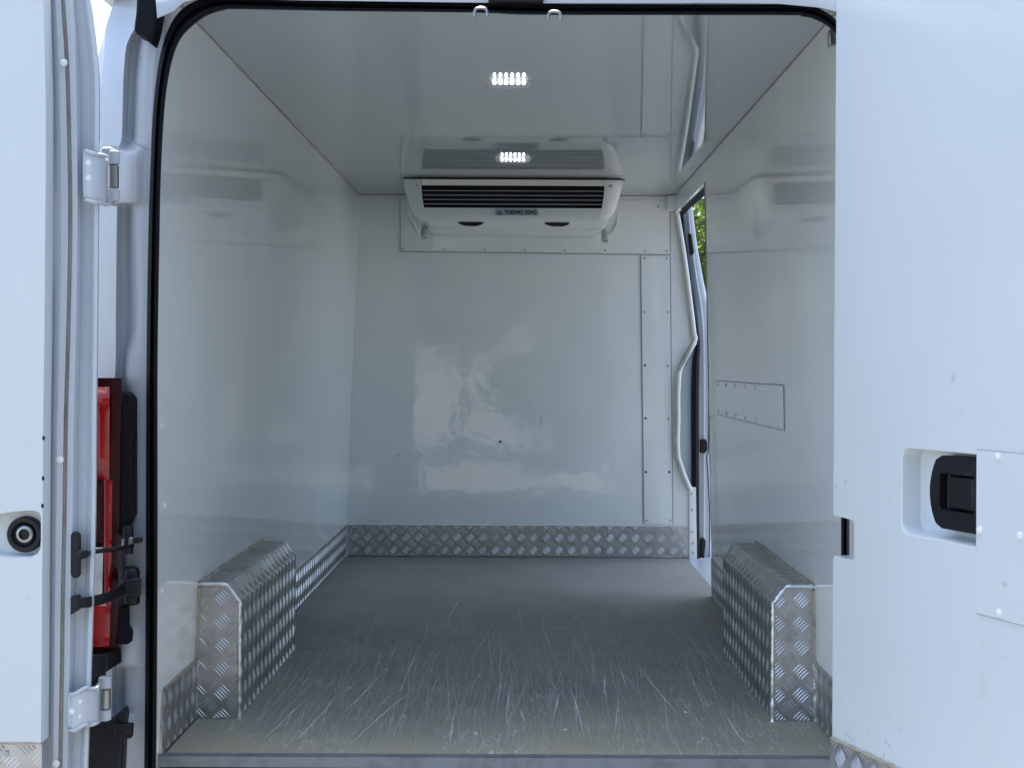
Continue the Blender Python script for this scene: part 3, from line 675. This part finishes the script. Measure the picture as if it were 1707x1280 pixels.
# check straps
cs = empty('check_strap', Pr(125,925,2.95), van); cs['label'] = 'thin black check strap with oval plate'
b = MB(); b.prism([Pr(x,y,2.938) for x, y in [(125+8*math.cos(a)*(1 if abs(math.cos(a))<.9 else 1), 925+(30 if math.sin(a)>0 else -30)+9*math.sin(a)) for a in [2*math.pi*i/24 for i in range(24)]]], (0,.012,0)); b.build('oval_plate', M['plastic'], cs, bevel=.003)
b = MB(); b.tube([Pr(*p) for p in smoothpath([(130,924,2.935),(138,924,2.935),(148,922,2.95),(165,918,2.99),(195,915,3.08),(222,909,3.14)], 3)], [.010]*3+[.008]*3+[.0045]*10, 8, sx=.6); b.build('rod', M['plastic'], cs, smooth=60)
b = MB(); b.hexa([Pr(203,898,3.14),Pr(222,894,3.14),Pr(222,894,3.19),Pr(203,898,3.19)],[Pr(202,911,3.14),Pr(222,908,3.14),Pr(222,908,3.19),Pr(202,911,3.19)]); b.build('clevis', M['steel'], cs, bevel=.003)
b = MB(); b.hexa([Pr(222,896,3.135),Pr(239,895,3.135),Pr(239,895,3.19),Pr(222,896,3.19)],[Pr(222,906,3.135),Pr(238,904,3.135),Pr(238,904,3.19),Pr(222,906,3.19)]); b.build('clevis', M['plastic'], cs, bevel=.003)
b = MB(); b.lathe(Pr(213,921,3.15), (0,0,1), [(.011,-.002),(.011,.052),(.008,.056)], 16); b.build('pivot_pin', M['plastic'], cs, smooth=40)
cs = empty('check_strap', Pr(125,1010,2.95), van); cs['label'] = 'thick black check strap below the thin one'
b = MB(); b.prism([Pr(x,y,2.93) for x, y in ((117,994),(130,992),(130,996),(133,998),(133,1012),(129,1018),(117,1025))], (0,.02,0)); b.build('foot', M['plastic'], cs, bevel=.003)
pth = smoothpath([(130,1005,2.925),(150,1003,2.95),(175,997,3.02),(195,988,3.08),(212,975,3.13)], 4)
b = MB(); b.grid([[Pr(x,y-9.5,d+.015),Pr(x,y-9.5,d-.004),Pr(x,y-8,d-.008),Pr(x,y+7,d-.008),Pr(x,y+9,d-.004),Pr(x,y+9,d+.015)] for x, y, d in pth]); o = b.build('band', M['plastic'], cs, smooth=45)
b = MB(); b.hexa([Pr(203,966,3.11),Pr(236,961,3.11),Pr(236,961,3.19),Pr(203,966,3.19)],[Pr(206,992,3.11),Pr(235,995,3.11),Pr(235,995,3.19),Pr(206,992,3.19)]); b.build('clevis', M['plastic'], cs, bevel=.005)
b = MB(); b.lathe(Pr(219,1007,3.15), (0,0,1), [(.012,-.001),(.017,.003),(.017,.066),(.014,.074),(.008,.078)], 18); b.build('pivot_pin', M['plastic'], cs, smooth=40)

# ------------------------------------------------------------------ right rear door, open at about 110 degrees
TH = R(19); U = Vector((math.sin(TH), -math.cos(TH), 0)); N = Vector((-math.cos(TH), -math.sin(TH), 0))
O = Vector((P(1390,640,2.85).x, 2.85, 0))
def onplane(px, py):
    """(s, z) on the right door's inner face for a photo pixel"""
    r = P(px,py,1.0)-Vector((0,0,HC)); t = N.dot(O-Vector((0,0,HC)))/N.dot(r); q = Vector((0,0,HC))+r*t
    return ((q-O).dot(U), q.z)
def on3(s, z, back=0): return Vector((O.x,O.y,0))+U*s+Vector((0,0,z))-N*back
rd = empty('rear_door', on3(.35, HC-.2), van); rd['label'] = 'right rear door open with black handle in its white lining'
zb = onplane(1390,1231)[1]
zt1, zt2 = onplane(1391,859)[1], onplane(1391,926)[1]; sn = onplane(1424,890)[0]
def nz(s, z): return (s, z)
outer = [(0,zb),(.72,zb),(.72,2.40),(.004,2.40),(0,zt1+.004),(.004,zt1),(sn-.006,zt1-.002),(sn,zt1-.008),(sn,zt2+.004),(sn-.006,zt2),(.006,zt2),(0,zt2-.008)]
h0, h1 = onplane(1504,745), onplane(1640,889)
hole = roundrect(h0[0], onplane(1504,887)[1], .475, onplane(1504,747)[1], .022)
dz = 0
hole = [(s, z) for s, z in hole]
pocket_panel('inner_panel', outer, hole, lambda s, z, bk: on3(s, z, bk), .05, .045, M['door_lining'], rd)
def slab(bb, s0, z0_, s1, z1_, b0, b1):
    q = lambda bk: [on3(s0,z0_,bk), on3(s1,z0_,bk), on3(s1,z1_,bk), on3(s0,z1_,bk)]
    return bb.hexa(q(b0), q(b1))
slab(MB(), .0, .60, .76, 2.42, .055, .10).build('outer_skin', M['paint'], rd, bevel=.015)
b = slab(MB(), sn-.004, zt2+.006, sn+.02, zt1-.006, .012, .04); b.build('notch_lining', M['rubber'], rd)
# handle
hz0, hz1 = onplane(1590,886)[1], onplane(1590,762)[1]; hs0 = onplane(1556,820)[0]-.014
hh = [(.466,hz0),(.466,hz1)]+[(lerp(hs0+.022,hs0,math.sin(math.pi*t)**.22 if 0<t<1 else 0), lerp(hz1,hz0,t)) for t in [i/16 for i in range(17)]]
rz0, rz1 = lerp(hz0,hz1,.27), lerp(hz0,hz1,.76)
rr_ = roundrect(hs0+.022, rz0, .440, rz1, .004, 3)
pocket_panel('handle', hh, rr_, lambda s, z, bk: on3(s, z, bk+.012-.010*math.sin(math.pi*min(1,max(0,(z-hz0)/(hz1-hz0))))), .033, .022, M['plastic'], rd)
slab(MB(), hs0+.046, rz0+.003, .434, rz1-.003, .008, .03).build('handle_paddle', M['plastic'], rd, bevel=.004)
# riveted cover plate
c0 = onplane(1630,750); c1 = onplane(1631,1022)
bz0, bz1 = c1[1], c0[1]; s0 = c0[0]
cp = slab(MB(), s0, bz0, .715, bz1, -.003, -.0004).build('cover_plate', M['door_lining'], rd, bevel=.001)
b = MB()
for p, q in (((s0,bz0),(.715,bz0)),((s0,bz1),(.715,bz1)),((s0,bz0),(s0,bz1))): b.tube([on3(*p,-.0006), on3(*q,-.0006)], .0011, 6)
b.build('plate_seam', M['seam'], rd)
for x, y in ((1666.5,761),(1636,884),(1703,893),(1668,1021)):
    s, z = onplane(x,y); piece('rivet', RV, frame(N, on3(s,z,-.003)), rd)
b = MB(); kz0 = zb-.25
o = on3(-.006, kz0, .002); 
kick(o, U, N, .73, par=rd, H=zb-kz0, off=(.010,.016), th=.004)
bead([on3(0,zb+.001,-.003), on3(.72,zb+.001,-.003)], .003, .012, .4, 6).build('sealant_bead', M['sealant'], rd, smooth=60)
# light scuffs on the panel
b = MB()
for L in ([(1408,1218),(1416,1227),(1425,1234)],[(1474,1229),(1478,1238),(1486,1246)],[(1391,805),(1393,810),(1397,813)],[(1408,807),(1410,803),(1412,801)],[(1474,1253),(1473.5,1264)]):
    b.tube([on3(*onplane(x,y),-.0001) for x, y in L], .0009, 5)
for x, y in ((1447,1213),(1405,1172)):
    b.lathe(on3(*onplane(x,y),0), N, [(.0018,-.001),(.0018,.0004)], 8)
b.build('scuff_mark', M['slat'], rd)['kind'] = 'stuff'

# ------------------------------------------------------------------ cooling unit under the ceiling
UX = P(855,320,5.95).x
un = tag(empty('refrigeration_unit', (UX, 6.25, HC+.60)), 'white cooling unit with dark louvred grille hanging under the ceiling at the bulkhead', 'cooling unit')
def zat(y, d): return HC-(y-CY)*d/F
lv = [(298,5.935,186),(303,5.935,185.5),(311,5.945,184),(330,5.965,178),(347,5.985,173),(357,5.995,167),(364,6.015,158),(369,6.05,148),(371.5,6.10,138)]
gx = [153,153,152.5,151,148,146,144,140,134]
rows_ = []
for (y, d, hw), g_ in zip(lv, gx):
    z = min(zat(y,d), ZC-.001); k = d/F; w_ = hw*k; gw = g_*k; r_ = min(.075, w_-gw)
    row = [Vector((UX-w_,DB-.006,z)), Vector((UX-w_,d+r_+.06,z))]
    row += [Vector((UX-w_+r_-r_*math.cos(R(a)), d+r_-r_*math.sin(R(a)), z)) for a in (0,22,45,68,90)]
    row += [Vector((UX-gw,d,z)), Vector((UX+gw,d,z))]
    row += [Vector((UX+w_-r_+r_*math.cos(R(a)), d+r_-r_*math.sin(R(a)), z)) for a in (90,68,45,22,0)]
    row += [Vector((UX+w_,d+r_+.06,z)), Vector((UX+w_,DB-.006,z))]
    rows_.append(row)
m_ = len(rows_[0]); b = MB(); vsl = [v for r in rows_ for v in r]; fs = []
for i in range(len(rows_)-1):
    for j in range(m_-1):
        if j == 7 and i < 4: continue
        fs.append((i*m_+j, i*m_+j+1, (i+1)*m_+j+1, (i+1)*m_+j))
fs.append(tuple((len(rows_)-1)*m_+j for j in range(m_)))
b.add(vsl, fs); cas = b.build('casing', M['unit'], un, smooth=40)
# grille
def gp(x, y, d): return Vector(((x-855)*d/F+UX, d, zat(y,d)))
b = MB(); b.prism([gp(x,y,d) for x, y, d in ((698,296,6.03),(1012,296,6.03),(1008,350,6.03),(702,350,6.03))], (0,.01,0)); b.build('grille_back', M['hole'], un)
b = MB(); b.hexa([gp(702,299.5,5.93),gp(1008,299.5,5.93),gp(1008,299.5,5.96),gp(702,299.5,5.96)],[gp(703,310,5.938),gp(1007,310,5.938),gp(1007,310,5.965),gp(703,310,5.965)]); b.build('trim_strip', M['brushed'], un, bevel=.002)
for i in range(4):
    y = 318.2+i*7.4; d = 5.949+i*.007; x0, x1 = 704.5+i*1.0, 1006-i*1.0
    b = MB(); b.hexa([gp(x0,y,d),gp(x1,y,d),gp(x1,y-.3,d+.02),gp(x0,y-.3,d+.02)],[gp(x0,y+1.1,d),gp(x1,y+1.1,d),gp(x1,y+.6,d+.02),gp(x0,y+.6,d+.02)]); b.build('slat', M['slat'], un)
b = MB(); b.tube([gp(668,298.3,5.935), gp(703,298.8,5.932)], .0020, 6); b.tube([gp(1008,298.8,5.932), gp(1042,299.3,5.935)], .0020, 6); b.build('gasket_line', M['hole'], un)
# label plate
lp = [gp(825,348.5,5.982),gp(897.5,348.5,5.982),gp(897.5,360,5.991),gp(825,360,5.991)]
b = MB(); b.prism(lp, (0,.012,0)); b.build('name_plate', M['sticker'], un)
rx = math.atan2(lp[3].y-lp[0].y, lp[0].z-lp[3].z)
def text(body, x, y, h, m, par, sx=1.0):
    cu = bpy.data.curves.new('lettering', 'FONT'); cu.body = body; cu.size = h; cu.align_x = 'LEFT'; cu.align_y = 'CENTER'; cu.offset = .0011; cu.extrude = .0004
    o = bpy.data.objects.new('lettering_source', cu); C.objects.link(o); bpy.context.view_layer.update()
    me = bpy.data.meshes.new_from_object(o.evaluated_get(bpy.context.evaluated_depsgraph_get())); me.name = 'lettering'
    bpy.data.objects.remove(o); me.materials.clear(); me.materials.append(m)
    o = bpy.data.objects.new('lettering', me); C.objects.link(o)
    wdt = max(v.co.x for v in me.vertices)-min(v.co.x for v in me.vertices)
    k = sx/wdt
    place(o, Matrix.Translation(gp(x,y,5.985)) @ Matrix.Rotation(R(90)+rx, 4, 'X') @ Matrix.Diagonal((k,1,1,1)), par); return o
text('THERMO KING', 841, 354.3, .0235, M['print'], un, 54*5.98/F)
b = MB()
for (x0,y0,x1,y1) in ((828.5,350.2,837.5,352),(831.8,352,834.2,358.4),(828.5,352.8,830.6,358.4),(835.4,352.8,837.5,358.4)):
    b.prism([gp(x0,y0,5.9825),gp(x1,y0,5.9825),gp(x1,y1,5.9865),gp(x0,y1,5.9865)], (0,.004,0))
b.build('emblem', M['blue_print'], un)
# drain tray and outlet vents
tv = [(371,6.12,137),(376,6.24,143),(383,6.32,143),(390,6.40,138)]
b = MB(); rws = []
for y, d, hw in tv:
    z = zat(y,d); w_ = hw*d/F; r_ = .03
    rws.append([Vector((UX-w_,DB-.006,z)), Vector((UX-w_,d+r_,z)), Vector((UX-w_+.3*r_,d+.3*r_,z)), Vector((UX-w_+r_,d,z)), Vector((UX+w_-r_,d,z)), Vector((UX+w_-.3*r_,d+.3*r_,z)), Vector((UX+w_,d+r_,z)), Vector((UX+w_,DB-.006,z))])
b.grid(rws); n_ = len(b.v); b.f.append(tuple(range(n_-8, n_))); b.build('drain_tray', M['unit'], un, smooth=40)
for x0, x1 in ((762,807),(906,951)):
    b = MB(); b.prism([gp(x,y,6.085) for x, y in ((x0,369.5),(x1,370),(x1-4,374),(x1-14,377),(x0+14,376.6),(x0+4,373.6))], (0,.03,0)); b.build('outlet_vent', M['hole'], un, bevel=.002)
for x, y in ((706.5,394),(1008,398.5)):
    MB().lathe(gp(x,y,6.30), (0,-.55,-.85), [(.013,-.05),(.016,-.010),(.016,.006),(.012,.009),(.010,.002)], 20).build('drain_spout', M['knob'], un, smooth=40)
for x, s in ((1021,1),(690,-1)):
    b = MB(); b.prism([gp(x+s*8,352,6.03), gp(x+s*12,354,6.06), gp(x+s*6,376,6.16), gp(x-s*6,392,6.28), gp(x-s*11,390,6.28), gp(x-s*2,372,6.14)], (s*.004,0.02,0)); b.build('bracket', M['unit'], un, bevel=.002)
for x, y in ((696,309),(1018,310)): piece('screw', RVG, frame((0,-1,0), gp(x,y,5.945)), un)
tag(un)

# ------------------------------------------------------------------ ceiling lights
def ceiling_light(px, py, label):
    d = .7805*F/(CY-py); cxx = P(px,py,d).x
    o = tag(empty('ceiling_light', (cxx,d,ZC)), label, 'ceiling light', 'small lit lamps on the van ceiling')
    ol = [(-.067,-.012),(-.052,-.042),(.052,-.042),(.067,-.012),(.067,.012),(.052,.042),(-.052,.042),(-.067,.012)]
    rows_ = []
    for k, h in ((1.0,0),(1.0,.0055),(.86,.0135),(.62,.016)): rows_.append([Vector((cxx+x*k,d+y*k,ZC-h)) for x, y in ol])
    b = MB(); vs_ = [v for r in rows_ for v in r]; fs = [(i*8+j, i*8+(j+1)%8, (i+1)*8+(j+1)%8, (i+1)*8+j) for i in range(3) for j in range(8)]+[tuple(24+j for j in range(8))]
    b.add(vs_, fs); b.build('cover', M['lamp_body'], o, smooth=30)
    for y, z_, n_ in ((-.0415,.0058,(0,-1,-.2)), (-.0372,.0118,(0,-1,-.6))):
        for i in range(6): piece('led', LEDM, frame(n_, (cxx-.040+.016*i, d+y, ZC-z_)), o)
    return o
lm = MB(); lm.lathe((0,0,0), (0,0,1), [(.0030,-.001),(.0030,.001),(.0022,.0018),(.001,.0022)], 12); LEDM = lm.mesh('led', M['led'], 60, False)[0]
ceiling_light(849, 137, 'lit ceiling light nearer the rear opening')
ceiling_light(855, 265, 'lit ceiling light just in front of the cooling unit')

# ------------------------------------------------------------------ greenery outside
def tree(loc, h, trunk_h, rx_, rz_, n, leaf, label, group=None, seed=1, zmin=.4):
    rnd = random.Random(seed); x, y, _ = loc
    o = tag(empty('tree', loc), label, 'tree', group)
    b = MB(); top = Vector((x+rnd.uniform(-.2,.2), y, h*.75)); base = Vector(loc)
    b.tube([base+Vector((0,0,-.05)), base.lerp(top,.3)+Vector((.05,.03,0)), base.lerp(top,.6), top], [.13,.10,.07,.02], 9)
    for i in range(9):
        a = rnd.uniform(0,6.28); s_ = base.lerp(top, rnd.uniform(.35,.8)); e = s_+Vector((math.cos(a)*rx_*.7, math.sin(a)*rx_*.7, rnd.uniform(.3,.9)))
        b.tube([s_, s_.lerp(e,.5)+Vector((0,0,.1)), e], [.045,.03,.012], 6)
    b.build('trunk', M['bark'], o, smooth=60)
    cl = []
    for i in range(60):
        a = rnd.uniform(0,6.28); zz = rnd.uniform(-1,1); rr = math.sqrt(max(0,1-zz*zz))*rnd.uniform(.45,.95)
        cl.append((Vector((x+math.cos(a)*rr*rx_, y+math.sin(a)*rr*rx_, trunk_h+rz_+zz*rz_*.85)), rnd.uniform(.28,.5)*min(rx_,rz_)))
    vs_, fs = [], []
    for i in range(n):
        c_, r_ = cl[rnd.randrange(len(cl))]
        v = Vector((rnd.gauss(0,1), rnd.gauss(0,1), rnd.gauss(0,1))).normalized()*r_*rnd.random()**.4
        p = c_+v
        if p.z < zmin: continue
        q = Vector((rnd.gauss(0,1), rnd.gauss(0,1), rnd.gauss(.6,1))).normalized(); t = q.orthogonal().normalized(); t = Matrix.Rotation(rnd.uniform(0,6.28),3,q) @ t; s_ = q.cross(t)
        L = leaf*rnd.uniform(.6,1.3); W = L*.5; k = len(vs_)
        vs_ += [p-t*L*.5, p+s_*W*.5+q*L*.08, p+t*L*.5, p-s_*W*.5+q*L*.08]; fs += [(k,k+1,k+2),(k,k+2,k+3)]
    b = MB(); b.v = vs_; b.f = fs
    b.build('crown', M['leaf'], o)
    return o
tree((2.7,13.2,0), 5.2, .9, 2.1, 2.0, 48000, .085, 'sunlit leafy tree glimpsed through the side doorway', seed=3)
# tree the glossy bulkhead mirrors; those after it are added to block sky
tree((-1.1,-12.0,0), 6.2, 1.95, 2.2, 1.9, 16000, .22, 'broad tree mirrored faintly on the left of the glossy bulkhead', seed=5)
for i_, (x_, y_, h_) in enumerate(((2.2,-7.5,7.5),(5.6,-5.5,8.0),(9.0,-2.5,7.5))):  # unseen tall trees added to dim the sky on the left door
    tree((x_,y_,0), h_, .6, 2.1, 3.2, 13000, .24, ('tall dark tree added behind the viewer to dim the sky on the left door, mirrored on the right half of the glossy bulkhead', 'unseen tall tree added behind the viewer to block sky, second from the mirrored broad tree', 'unseen tall tree added behind the viewer to block sky, farthest to the right')[i_], 'sky-blocking trees added behind the viewer', seed=8+i_)
tree((1.1,-10.5,0), 2.8, .1, 1.5, 1.1, 9000, .2, 'low bush added behind the viewer to hide mirrored sky near the middle of the glossy bulkhead', seed=21, zmin=.05)  # bush added to close part of the mirrored sky gap
